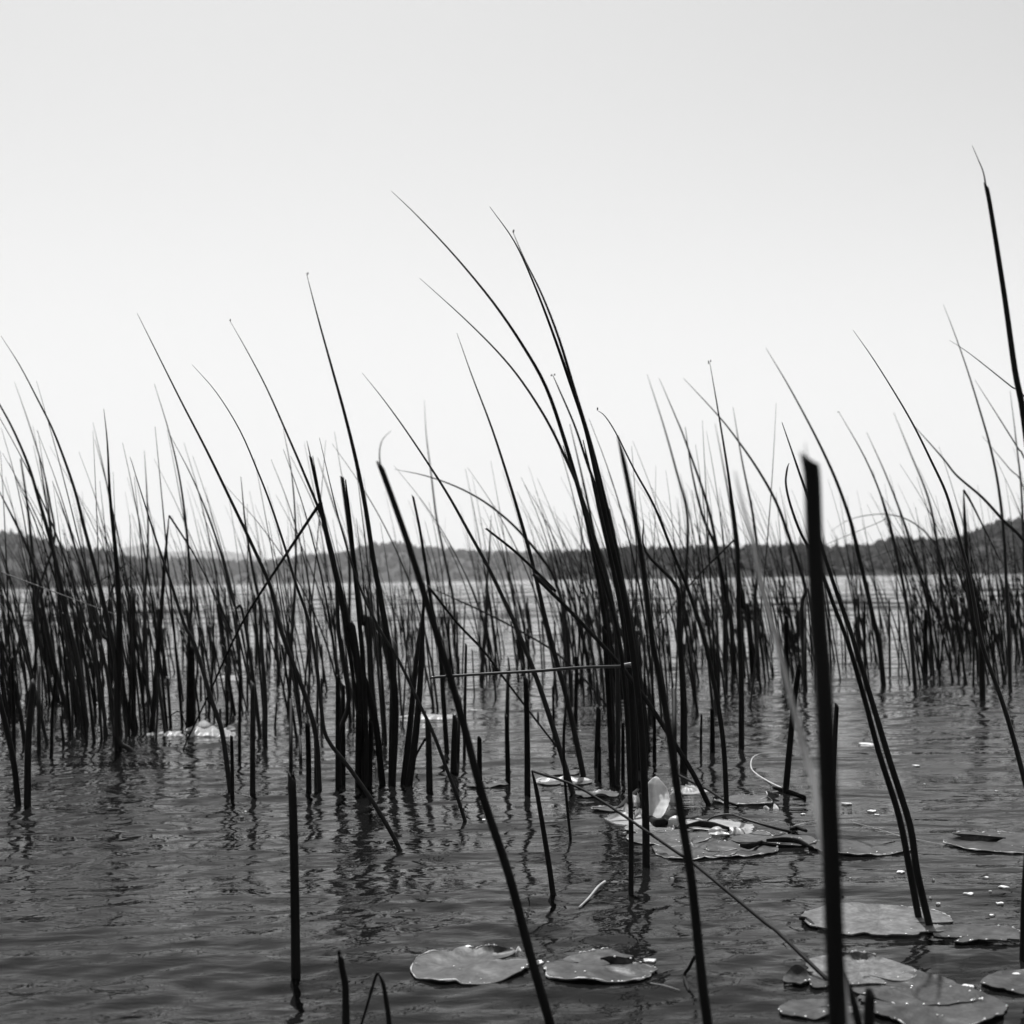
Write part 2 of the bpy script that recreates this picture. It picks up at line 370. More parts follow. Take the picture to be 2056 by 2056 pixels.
reed('short crooked stump at the bottom edge left of centre', 15, 10, 'H 1350,1280 1365,1400 1395,1560 1400,1750 1402,1932 S 696,2110', cut=True, name='reed_stump', cat='reed stump', m=M_dark, lean=0)
reed('bent reed folded into a narrow hoop at the bottom edge', 10, 7, 'H 1715,1455 1760,1560 1800,1800 1815,1932 S 788,2110', name='bent_reed', fold='H 1715,1455 1700,1450 1670,1530 1620,1700 1550,1932 S 712,2090', foldw=(6,5), foldend='water', lean=0, m=M_dark)
reed('left one of the two close parallel reeds whose feet stand on the big lily pad', 11.5, 3,
     'S 1584,930 1580,944 1578,973 1588,1017 1610,1075 1646,1140 1674,1215 1704,1295 1736,1404 1765,1512 1805,1639 1827,1750 1845,1845', lean=-.02, m=M_dark, group='close pair of parallel reeds')
reed('right one of the two close parallel reeds whose feet stand on the big lily pad', 12.5, 2.5,
     'S 1570,848 1600,935 1625,1010 1653,1107 1680,1190 1711,1277 1747,1396 1787,1530 1827,1657 1841,1750 1867,1862', lean=.02, m=M_dark, group='close pair of parallel reeds')
reed('long curved reed leaving the right edge above the lily pads', 9, 1,
     'S 1713,663 1755,723 1805,803 1838,861 1870,926 1900,991 1921,1064 1943,1143 1958,1220 1972,1295 2008,1396 2033,1476 2056,1563 2085,1680')
reed('thin reed crossing in front of the bent diagonal at upper right, pointed tip', 7, .8, 'C 1485,30 1550,200 1620,400 1700,660 1750,840 1790,1040 1820,1300 1835,1600 1850,1932 F 1855,640')
reed('thin reed slanting down to the right edge behind the tallest reed', 8, .8, 'C 1520,230 1640,310 1860,485 1932,540 S 2200,960 2240,1500')
reed('thick bent reed sloping down to the right edge over the hill', 9, 1.5, 'C 1320,700 1480,880 1560,980 1700,1100 1820,1230 1932,1340 S 2140,1200 2190,1400')
reed('dark stem cut off by the right edge beside the lily pads', 12, 8, 'S 2075,1500 2063,1700 2057,1800 2054,1930', m=M_dark, cut=True, name='reed_stump', cat='reed stump')
reed('pale dry blurred reed close to the camera, leaning behind the thick cut one', 17, 5,
     'S 1475,944 1490,1010 1512,1089 1530,1180 1559,1284 1588,1404 1617,1512 1639,1603 1655,1720 1690,1950 1730,2400 1740,2800', m=M_pale, lean=0)
reed('dark blurred reed at the foot of the thick cut one, leaning left', 17, 7, 'S 1660,1880 1691,1950 1724,2056 1760,2330', m=M_dark, cut=True)
reed('blurred stub poking up at the bottom edge right of the thick reed', 22, 17, 'S 1747,1999 1745,2056 1742,2400', m=M_dark, cut=True, name='reed_stump', cat='reed stump', lean=0)

# --- the central clump
reed('longest curved reed of the central clump, its tip farthest up and left', 11, 1, 'G 738,360 790,410 860,485 930,570 985,650 1030,730 1065,830 1100,950 1130,1050 1160,1170 1180,1300 1192,1420 1196,1470', m=M_dark)
reed('lower thin curved reed arching left from the central clump', 9, .8, 'G 792,525 875,600 940,665 985,720 1030,790 1065,860 1095,930 1120,1010 1145,1090 1163,1200 1166,1400 1165,1475')
reed('tallest straightish reed of the central clump, leftmost of the two close tips', 13, 1.2, 'G 924,390 970,455 1005,530 1040,620 1075,720 1105,810 1130,920 1150,1010 1180,1140 1200,1280 1212,1400 1218,1540 1219,1630', m=M_dark)
reed('tall reed with a knotted tip beside the tallest one of the central clump', 12, 1.5, 'G 967,436 990,490 1022,555 1055,640 1085,740 1115,840 1140,940 1165,1050 1190,1200 1207,1300 1218,1440', spike=3, m=M_dark)
reed('reed with a hooked tip on the left flank of the central clump', 11, 2, 'G 1042,706 1055,735 1085,805 1110,880 1140,960 1165,1060 1185,1180 1203,1300 1209,1440', spike=2, m=M_dark)
reed('straight tapered reed with a sharp tip, left of the central clump', 10, .8, 'B 655,190 740,430 850,720 950,1030 1030,1300 1090,1530 1140,1750 E 1210,500 1260,680 1310,900 1355,1120')
reed('long reed leaning left that passes under the horizontal broken one', 10, .8, 'B 130,410 250,560 380,740 520,950 620,1110 720,1290 830,1490 940,1720 E 980,290 1080,540 1150,740 1220,960 1300,1230')
reed('tall reed with a knobbed tip rising from the dark clump left of centre', 13, 1.5, 'G 578,515 600,600 625,690 650,780 672,870 690,960 705,1060 722,1150 740,1260 746,1350 740,1475', spike=3, m=M_dark)
reed('slim reed with tiny hooked tip behind the folded reed, left of centre', 9, .8, 'A 1270,115 1370,290 1480,500 1600,770 1690,980 1790,1230 1860,1500 E 0,330 D 1932,700 1880,900 1880,1160', spike=1)
reed('thick reed snapped at the top, its upper half hanging down left to the water', 15, 8, 'A 1775,1145 1800,1260 1870,1560 1932,1830 E 75,300 125,700 150,1168', fold='A 1775,1145 1762,1150 1590,1410 1340,1800 D 1150,690 1050,900 1020,970', foldw=(7,4), foldend='water', m=M_dark, lean=0, name='folded_reed')
reed('short pointed thick reed just right of the folded one', 12, 5, 'A 1722,880 1780,1150 1850,1480 S 700,1270 E 190,750 240,1150', m=M_dark, curl='A 1722,882 1710,830 1700,785', cut=True)
reed('long straight reed leaning left with its tip highest in the left half', 9, .9, 'A 760,80 860,280 1000,560 1150,850 1300,1160 1400,1370 1500,1600 D 1560,330 1680,650 1750,900 1770,1190')
reed('curved reed left of centre whose stem bends and enters the water far to the right', 8, .8, 'A 1065,365 1200,520 1330,730 1430,960 1500,1140 1580,1380 1640,1580 S 617,1238 634,1324 645,1420 656,1481 700,1540 750,1612 790,1680 803,1707')
reed('curved reed sweeping left with its tip near the left edge of the frame', 9, .8, 'A 5,205 110,370 210,560 290,720 360,900 420,1080 470,1280 530,1500 590,1750 D 640,500 650,900 720,980')
reed('reed leaving the left edge, second from the left edge at mid height', 10, 2, 'A -60,500 0,590 80,740 160,930 220,1130 280,1340 330,1550 380,1800 D 430,500 480,850')
reed('thin faint reed between two curved reeds near the left edge', 6, .8, 'A 80,460 160,690 240,950 280,1150 300,1350 D 200,200 300,700')
reed('short upright reed with blunt tip at the left edge', 8, 2.5, 'A 115,890 150,1130 180,1400 210,1700 D 250,300 280,560', cut=True)
reed('straight reed crossing lower left edge of the frame', 9, 2, 'A -40,1000 80,1230 160,1400 230,1600 D 230,150 300,500 370,760')
reed('reed with thin pointed tip below the left hill summit', 8, 1, 'A 290,1010 350,1170 420,1390 500,1640 560,1850 D 620,420 660,800')
reed('thick dark upright reed at the middle of the left clump with long thin tip', 13, 1, 'A 575,610 595,800 610,1100 640,1400 660,1700 D 660,500 650,700 655,980', m=M_dark)
reed('pale thin reed crossing the thick upright one of the left clump', 6, .7, 'A 515,685 580,970 620,1200 650,1500 D 600,200 610,700')
reed('thin reed with a forked look above the pale far hill', 7, .8, 'A 855,470 940,750 1000,1020 1040,1350 1060,1700 D 1050,300 1040,830')
reed('thin reed crossing the forked-looking one above the pale far hill', 7, .8, 'A 940,750 1060,980 1160,1220 1230,1430 1300,1700 D 1340,200 1400,560 1440,900')
reed('dark reed leaning across the pale far hill', 9, .9, 'A 720,875 800,1130 870,1350 940,1550 1020,1800 D 1080,400 1170,700 1230,880 1275,1200')
reed('nearly vertical thin reed rising through the pale far hill', 7, 1, 'A 800,840 815,1100 820,1350 800,1700 D 800,300 790,700')
reed('reed snapped over right beside the pale far hill', 9, 5, 'A 937,1200 910,1500 880,1932 D 890,200 860,650 840,880', fold='A 937,1200 1060,1390 1150,1560 1290,1850', foldw=(4,2), name='folded_reed', m=M_dark)
reed('upright reed with blunt pale tip between two long leaning reeds', 8, 2, 'A 1335,985 1360,1250 1400,1500 1440,1700 D 1450,400 1470,700 1470,920')
reed('faint upright reed left of the snapped one with hanging top', 7, .8, 'A 1570,720 1620,1000 1640,1350 1630,1700 D 1620,300 1600,770')
reed('thin reed right of the snapped one with hanging top', 7, .9, 'A 1760,880 1850,1150 1932,1420 E 60,300 90,480')
reed('blunt-topped thick reed right of the snapped one', 12, 7, 'B 20,995 60,1280 90,1500 130,1800 E 160,250 180,600 200,800', cut=True, m=M_dark)
reed('straight blunt reed in front of the low rounded hump of the ridge', 9, 4, 'B 412,1095 450,1280 490,1530 530,1800 E 560,400 580,700 600,1000', cut=True, m=M_dark)
reed('upright reed whose top touches the end of the long diagonal one', 8, 1.5, 'B 845,1200 835,1400 820,1600 E 820,200 790,600')
reed('long broken reed sloping down right from the ridge through the central clump', 9, 4, 'S 977,1062 B 1000,1420 1200,1620 E 1080,10 1300,230 1540,490 1700,700 1800,850 K 940,50 1050,230 1150,430', m=M_dark, cut=True)
reed('stem folded at the waterline ridge with one limb falling right across the gap', 12, 6, 'E 495,72 440,400 400,800 362,1150', fold='E 495,72 650,270 800,430 920,590 1050,760 1150,890 1230,990', foldw=(6,4), name='folded_reed', m=M_dark)
reed('very thin stalk drooping from the same fold over the open water', 4, 2.5, 'E 500,80 700,170 850,240 1000,320 1200,440 1370,600 1490,740')
reed('thin arching reed spanning from left over the middle of the sky just above the ridge', 7, 1.2, 'B 310,945 480,980 650,1040 800,1120 930,1220 1030,1320 1120,1430 1200,1560 E 1260,300 1290,700', spike=0)
reed('faint hair-thin upright reed left of the sharp-tipped one', 6, .7, 'B 475,560 485,750 510,950 540,1200 580,1400 640,1700 E 640,400')
reed('folded reed with a pale broken joint, its top sloping right to the thick blurred reed', 10, 7, 'E 1070,1095 1095,1200 1130,1400 1170,1650 1190,1800', fold='S 1068,1548 1175,1588 1366,1716 1388,1730 1533,1850 1560,1870 1665,1971', foldw=(5,7), foldend='water', name='folded_reed', m=M_dark, lean=0)
reed('thin slanting reed entering the open water right of the isolated diagonal', 7, 1.2, 'A 1770,770 E 0,-300 110,60 220,300 330,480 430,690 520,880 600,1090 650,1220 705,1390')
reed('thick upright cut stump left of the pale broken joint', 11, 8, 'E 1036,592 1042,800 1045,1000 1046,1230', cut=True, name='reed_stump', cat='reed stump', m=M_dark)
reed('hair-thin stem standing in the open water with a bright foot', 5, 5, 'E 1270,665 1250,850 1248,1050 1262,1250 1285,1472', m=M_dark)
reed('reed curving down right, with its foot left of the cut stump', 9, 1, 'B 700,300 E -100,-900 560,-50 650,200 720,400 790,650 850,850 892,1100'.replace('E -100,-900 560,-50','B 640,1450'), m=M_dark)
reed('thin stem in front of the central clump reaching lowest on the water', 9, 3, 'B 1280,900 1420,1400 E 1540,300 1590,700 1610,1100 1620,1400 1620,1780', m=M_dark)
reed('tall slim reed with a flag-like side sprig at its tip', 10, 1, 'C 190,350 240,640 290,950 330,1250 345,1400 350,1600 F 350,200 365,600 366,980', spike=4, m=M_dark)
reed('reed folded sharply right of the central clump, its top slanting down left', 10, 5, 'C 347,1315 350,1500 370,1700 F 400,200 430,560', fold='C 347,1315 150,1510 0,1680 B 1700,1900 E 1640,360', foldw=(4,2), name='folded_reed', m=M_dark)
reed('curved reed with hooked tip, its foot right of the curled lit leaf', 9, 1.5, 'S 1198,823 1215,836 1238,872 1274,944 1314,1017 1350,1107 1380,1180 1410,1270 1425,1332 1443,1422 1454,1512 1459,1625', m=M_dark, spike=1)
reed('stump leaning right with its foot among the dark curled leaves', 11, 8, 'F 685,530 660,700 635,950 610,1225', cut=True, name='reed_stump', cat='reed stump', m=M_dark, curl='F 683,535 684,505 682,480')
reed('stump leaning right out from behind the thick blurred reed', 10, 7, 'F 895,735 885,900 872,1150 862,1400', cut=True, name='reed_stump', cat='reed stump', m=M_dark)
reed('smooth curved reed right of the thick blurred one', 9, .9, 'C 500,270 620,470 740,690 830,870 900,1030 970,1230 1020,1440 1070,1650 F 1095,250 1130,400 1155,635', m=M_dark)
reed('long thin reed leaning left that crosses the sprig-tipped one', 8, .8, 'C 45,440 240,650 350,790 460,950 560,1130 640,1350 720,1600 F 700,200 720,640')
reed('reed with ragged seed tip right of the smooth curved one', 7, .8, 'C 905,625 1050,880 1150,1120 1220,1380 1290,1750 F 1330,640', spike=3)
reed('thin reed bowed into a wide arch above the far shore at right', 4, .6, 'C 860,1290 950,1230 1060,1200 1180,1195 1300,1230 1410,1320 1480,1450 1540,1700 F 1600,440')
reed('straight thin reed through the left foot of the wide arch', 7, .8, 'C 1060,740 1160,960 1250,1190 1310,1380 1400,1700 F 1420,500')
reed('thin reed above the right foot of the wide arch', 7, .8, 'C 1210,630 1300,850 1400,1100 1450,1350 1480,1650 F 1540,400')
reed('reed with a tiny knob left of the pale dry blurred one', 8, .9, 'C 320,605 370,900 430,1200 460,1500 F 440,150 460,560', spike=1)
reed('pale faint reed just left of the sprig-tipped one', 6, .8, 'C 220,690 270,950 320,1250 360,1700 F 380,300')
reed('thin reed slanting behind the tallest reed at the right edge', 6, .8, 'C 1660,450 1800,670 1900,830 1932,880 S 2110,1050 2130,1380')
reed('near vertical thin reed beside the tallest one at the right edge', 6, .9, 'C 1855,510 1890,800 1920,1100 1935,1600 F 1940,500')
reed('faint reed low at the right edge, slanting right', 5, .8, 'C 1700,760 1850,940 1932,1050 S 2100,1150 2120,1330')
reed('snapped reed with its top lying over to the right at the hill foot', 10, 5, 'C 1597,1060 1605,1250 1620,1500 1650,1800 F 1690,350 1702,690', fold='C 1597,1060 1640,1130 1700,1250 1800,1450', foldw=(5,2), name='folded_reed', m=M_dark)
reed('dark reed with a short pointed tip at the right rim of the central clump', 9, 1, 'C 55,710 90,950 150,1200 230,1400 290,1700 F 310,300 325,560', m=M_dark)
reed('faint tall reed right of the central clump, leftmost of three', 7, .8, 'B 1710,420 1800,700 1870,950 1932,1200 C 60,1500 F 30,400')
reed('faint straight reed crossing the short pointed one', 8, .8, 'C -90,440 0,650 60,800 180,1150 240,1450 F 270,200 275,530')
reed('thick upright reed right of the central clump with a blurred pointed top', 13, 3, 'B 1690,1225 1700,1400 C 10,1600 F 20,300 45,700 45,1100', m=M_dark)
reed('dark reed starting at the left edge, running down to the lonely foot', 10, 7, 'S -60,1150 -25,1300 0,1410 D 45,900 80,1080 102,1290', m=M_dark)
reed('blunt dark stump beside the lonely foot at the left edge', 12, 9, 'D 185,610 165,800 155,1000 152,1290', m=M_dark, cut=True, name='reed_stump', cat='reed stump')
for lab, wb, wt, P_ in (
  ('thickest dark reed in the heart of the central clump', 14, 5, 'G 1118,900 1140,990 1165,1100 1185,1220 1198,1330 1205,1450'),
  ('inner reed of the central clump with its tip where the two tall ones cross', 12, 4, 'G 1100,830 1130,960 1158,1080 1180,1200 1190,1330 1193,1465'),
  ('dark reed along the left edge of the central clump below the ridge', 11, 2, 'G 1062,840 1095,940 1118,1040 1138,1150 1150,1260 1156,1400'),
  ('reed filling the right edge of the central clump', 12, 3, 'G 1150,960 1172,1080 1195,1200 1212,1320 1222,1420'),
  ('short stump inside the central clump, right of its middle', 12, 10, 'G 1172,1090 1188,1250 1196,1400 1198,1490'),
  ('dark reed behind the central clump leaning left over the ridge', 10, 1, 'G 1075,800 1105,930 1130,1060 1148,1180 1160,1300'),
  ('blunt reed in the left dark double clump, left of its middle', 9, 6, 'G 652,905 662,1000 676,1150 688,1300 692,1480'),
  ('dark reed in the left dark double clump leaning left', 8, 2, 'G 590,860 612,980 640,1120 662,1250 680,1380 690,1478'),
  ('dark leaning reed at the foot of the double clump', 13, 7, 'G 800,1100 795,1250 785,1380 772,1478')):
    reed(lab, wb, wt, P_, m=M_dark, group='dark reeds packed in the clumps')
# --- the broken reed lying across
P = [at_depth(x, y, t) for (x, y), t in zip(pts('E 505,582 600,574 850,558 1090,545 1350,525 1625,517'), (3.75,3.77,3.8,3.82,3.85,3.9))]
Q, q = smoothpath(P, [.0026,.0034,.0036,.004,.0038,.004])
V, F = tube(Q, q, 8); o = empty('broken_reed', P[0]); tag(o, 'horizontal broken reed caught across the stems, lit along its upper edge', 'reed')
mesh_obj('stem', V, F, M_gloss, o, loc=P[0])
Q, q = smoothpath([P[-1]+Vector((-.03,-.004,.003)), P[-1]+Vector((0,-.004,.005)), P[-1]+Vector((.012,-.004,.004))], [.003,.006,.001]); V, F = tube(Q, q, 6, flat=.4)
mesh_obj('split_end', V, F, M_dry, o, loc=P[0])

# --- stumps in the middle distance: (x, top, base, width, label) in crop E
for x, t, b_, wd, dx, lab in (
    (25,620,1150,9,0,'stump at the left foot of the dark double clump'), (110,790,1165,13,0,'broad stump in front of the dark double clump'),
    (175,830,1150,8,0,'narrow stump on the right side of the dark double clump'), (212,1035,1120,6,0,'tiny stump between the two dark clumps'),
    (300,380,1150,14,-10,'very thick dark stump forming the second clump'), (500,830,1185,12,8,'blocky stump with a thin leaning stick left of centre'),
    (640,800,1100,12,-8,'double-width stump behind the long leaning foreground reed'), (665,690,1060,7,-15,'slim stump leaning right behind the leaning foreground reed'),
    (780,920,1150,10,0,'short squat stump touching the long leaning foreground reed'), (935,545,900,8,-6,'upright stump above the squat one, right of the foreground reed'),
    (935,800,1150,9,8,'upright stump halfway between foreground reed and tall cut stump'), (1190,640,900,5,5,'thin stump right of the tall cut one'),
    (1105,775,810,4,0,'tiny nub right of the tall cut stump'), (1435,755,1075,11,-8,'twin stump left of the central clump'),
    (1500,320,1172,11,45,'tall stump leaning left at the left foot of the central clump'), (1575,840,1132,7,0,'short stump in front of the central clump'),
    (1750,790,1040,7,0,'short stump right of the central clump'), (1860,650,1000,9,0,'upright stump farther right of the central clump'),
    (1445,970,1140,7,0,'low stub standing before the twin stump'), (700,400,1040,6,-10,'thin long stump between the two clumps and the foreground reed'),
    (1315,470,830,7,-4,'thin stump above the hair-thin stem')):
    ox, oy, k = REG['E']; xb = ox+x/k; P = [(xb-(dx*.6)/k, oy+t/k), (xb, oy+(t*.5+b_*.5)/k), (xb+dx*.4/k, oy+b_/k)]
    reed(lab, wd, wd*.75, P, name='reed_stump', cat='reed stump', cut=True, m=M_dark, group='reed stumps in the middle of the reed bed')
for x, t, b_, wd, dx, lab in (
    (1260,655,860,5,0,'thin stump beside the bright floating leaf at left'), (1328,570,1040,6,-3,'tall thin stump right of the bright floating leaf'),
    (1287,910,1245,7,4,'low stump with lighter tip in the gap at left'), (1400,620,1230,10,0,'tall dark stump in the gap left of the folded reed foot'),
    (1612,700,1115,7,0,'stump directly behind the lone foreground stump'), (1665,905,1070,6,6,'small leaning stump right of the lone foreground one'),
    (1710,845,1210,10,6,'blunt stump right of the lone foreground one'), (1870,580,1180,8,0,'stump between two slanting reeds left of centre'),
    (290,540,990,6,-22,'small stump leaning right in the left clump'), (75,480,1050,7,10,'thin stump near the left edge'),
    (215,520,1000,7,0,'upright stump left of the thick dark clump'), (740,110,860,9,0,'tall stump on the right of the left clump'),
    (1220,760,860,5,0,'short stub touching the bright floating leaf'), (1750,800,1170,7,6,'stump leaning against the slanting reed'),
    (1465,540,920,8,0,'thick stump standing behind the gap'), (1060,420,850,14,0,'wide dark stump pair left of the bright leaf')):
    k = 2.76; P = [((x-dx)/k, 1150+t/k), (x/k, 1150+(t+b_)/2/k), (x/k+dx*.2/k, 1150+b_/k)]
    reed(lab, wd, wd*.75, P, name='reed_stump', cat='reed stump', cut=True, m=M_dark, group='reed stumps in the left half of the reed bed')
for x, t, b_, wd, dx, lab in (
    (142,790,1005,5,-3,'thin stump right of the central clump standing clear'), (205,760,1000,9,2,'paired stump right of the thin one'),
    (720,150,660,6,0,'tall stump left of the thick blurred reed'), (1015,120,390,6,0,'pointed stump on the pale water'),
    (1050,160,600,5,3,'thin upright stump right of the pointed one'), (1385,210,560,9,-4,'blunt dark stump under the wide arch'),
    (615,240,600,10,0,'leaning stump top beside the pale blurred reed'), (235,420,640,9,0,'round-topped stump right of the central clump')):
    k = 2.76; P = [(1356+(x-dx)/k, 1150+t/k), (1356+x/k, 1150+(t+b_)/2/k), (1356+x/k+dx*.2/k, 1150+b_/k)]
    reed(lab, wd, wd*.7, P, name='reed_stump', cat='reed stump', cut=True, m=M_dark, group='reed stumps in the right half of the reed bed')

# --- the rest of the bed: clumps of reeds standing farther out
dens_x = [-500,0,60,330,560,640,800,960,1140,1180,1340,1480,1700,1880,1960,2056,2600]
dens_w = [.5,1.1,1.5,1.35,1.0,1.2,1.1,.45,.6,1.4,1.25,.75,.6,.75,1.5,1.4,.5]
near_x = [-500,300,420,560,640,800,960,1100,1350,1500,1700,1900,2600]
near_y = [1500,1490,1475,1440,1480,1500,1440,1400,1470,1400,1375,1370,1380]
def sample_base():
    while True:
        px = random.uniform(-450, 2500)
        w_ = np.interp(px, dens_x, dens_w)
        for g0, gw, gd in ((365,28,.75),(430,18,.4),(560,24,.6),(130,14,.5),(880,26,.5),(1585,30,.7),(1720,28,.6),(1020,40,.5),(1830,20,.5)): w_ *= 1-gd*math.exp(-((px-g0)/gw)**2)
        if random.random()*1.5 < w_: break
    yn = float(np.interp(px, near_x, near_y)); yf = 1246
    return px, yf+(yn-yf)*random.random()**1.25
fill = []
for c in range(470):
    px, py = sample_base(); c0, t0 = on_water(px, py)
    n_ = random.choice((2,3,4,5,7)) ; sp = random.uniform(.04,.3); ca = random.gauss(.075,.05)
    for k in range(n_):
        fill.append((c0.x+random.gauss(0,sp), c0.y+random.gauss(0,sp*1.4), ca))
for c in range(230):
    px = random.uniform(-200, 2250); c0, t0 = on_water(px, random.uniform(1250, 1345)); fill.append((c0.x, c0.y, random.gauss(.08,.03)))
fill.sort(key=lambda p: p[1])
def fill_mesh(x, y, ca, r_):
    stub = r_.random() < .36; H = r_.uniform(.3,.85)**2 if stub else r_.uniform(.75,1.75)*r_.choice((1,1,.85))
    a_ = -(ca+r_.gauss(0,.045)); bb = 0 if stub else -abs(r_.gauss(.06,.07)); c_ = r_.gauss(0,.05)
    if not stub and r_.random() < .07: a_ = -a_*1.2
    n_ = 3 if stub else 7; rb = r_.uniform(.005,.0095) if stub else r_.uniform(.005,.0084)
    P, R = [], []
    for i in range(-1, n_):
        s = i/(n_-1); P.append(Vector((H*(a_*s+bb*s*abs(s)*1.6), H*c_*s, H*s*(1-.06*s if not stub else 1)))); R.append(rb*(1-.25*max(s,0)) if stub else rb*(1-.86*max(s,0)**1.1))
    P[0] = Vector((-H*a_*.1, 0, -.12))
    if not stub and r_.random() < .03 and H > .9:   # snapped top
        f = P[-3]; P = P[:-2]; R = R[:-2]; d = Vector((r_.choice((-1,1))*r_.uniform(.3,.6), r_.uniform(-.2,.2), -r_.uniform(.15,.45)))
        P += [f+d*.04, f+d*H*.5, f+d*H*.9]; R += [.0026,.002,.001]
    Q, q = smoothpath(P, R, 2 if stub else 3); return tube(Q, q, 5, slant=R[-1] if stub else 0), stub, H
r_ = random.Random(11)
ZONES = ((110,'at the left edge'),(230,'below the left hill'),(330,'below the pale hill'),(430,'right of the pale hill'),(540,'left of the hanging snapped top'),
         (640,'at the folded reed'),(720,'beside the dark double clump'),(800,'below the low rounded hump'),(880,'behind the leaning foreground reed'),(960,'left of the tall cut stump'),
         (1060,'right of the tall cut stump'),(1150,'just left of the central clump'),(1240,'in the central clump'),(1340,'behind the central clump'),(1430,'right of the central clump'),
         (1520,'left of the pale blurred reed'),(1620,'left of the thick blurred reed'),(1720,'right of the thick blurred reed'),(1830,'under the wide arch'),(1950,'below the right hill slope'),(9999,'at the right edge'))
ORD = ['leftmost','second','third','fourth','fifth','sixth','seventh','eighth','ninth','tenth','eleventh','twelfth','thirteenth','fourteenth','fifteenth','sixteenth']
NIND = max(0, 300-NREED); far_parts = []; made = {}
for x, y, ca in fill:
    (V, F), stub, H = fill_mesh(x, y, ca, r_)
    px = 1028+x/y*FPX
    if NIND > 0 and -10 < px < 2066:
        NIND -= 1; z_ = next(t for l, t in ZONES if px < l); o = mesh_obj('reed_stump' if stub else 'reed', V, F, M_dark if r_.random() < .5 else M_reed); o.location = (x, y, 0)
        lean = (V[-1][0]-V[10][0])/max(H, .1)
        shape = 'upright' if abs(lean) < .09 else 'left-leaning' if lean < -.09 else 'right-leaning'
        kind_ = ('short' if H < .4 else 'tallish')+' '+shape+' stump' if stub else ('tall' if H > 1.2 else 'medium')+' '+shape+' reed'
        made.setdefault((kind_, z_, stub), []).append((px, o))
    else: far_parts.append(([(vx+x, vy+y, vz) for vx, vy, vz in V], F))
for (kind_, z_, stub), lst in made.items():
    lst.sort(key=lambda t: t[0])
    for i_, (px, o) in enumerate(lst):
        lab = f'{kind_} {z_}' if len(lst) == 1 else (f'leftmost {kind_} {z_}' if i_ == 0 else f'rightmost {kind_} {z_}' if i_ == len(lst)-1 else f'{ORD[i_]} from left {kind_} {z_}')
        tag(o, 'thin dark '+lab, 'reed stump' if stub else 'reed', ('stumps ' if stub else 'reeds ')+z_)
V, F = join(far_parts); tag(mesh_obj('reed_bed', V, F, M_dark), 'mass of thin distant reeds at the back of the bed', 'reeds', kind='stuff')

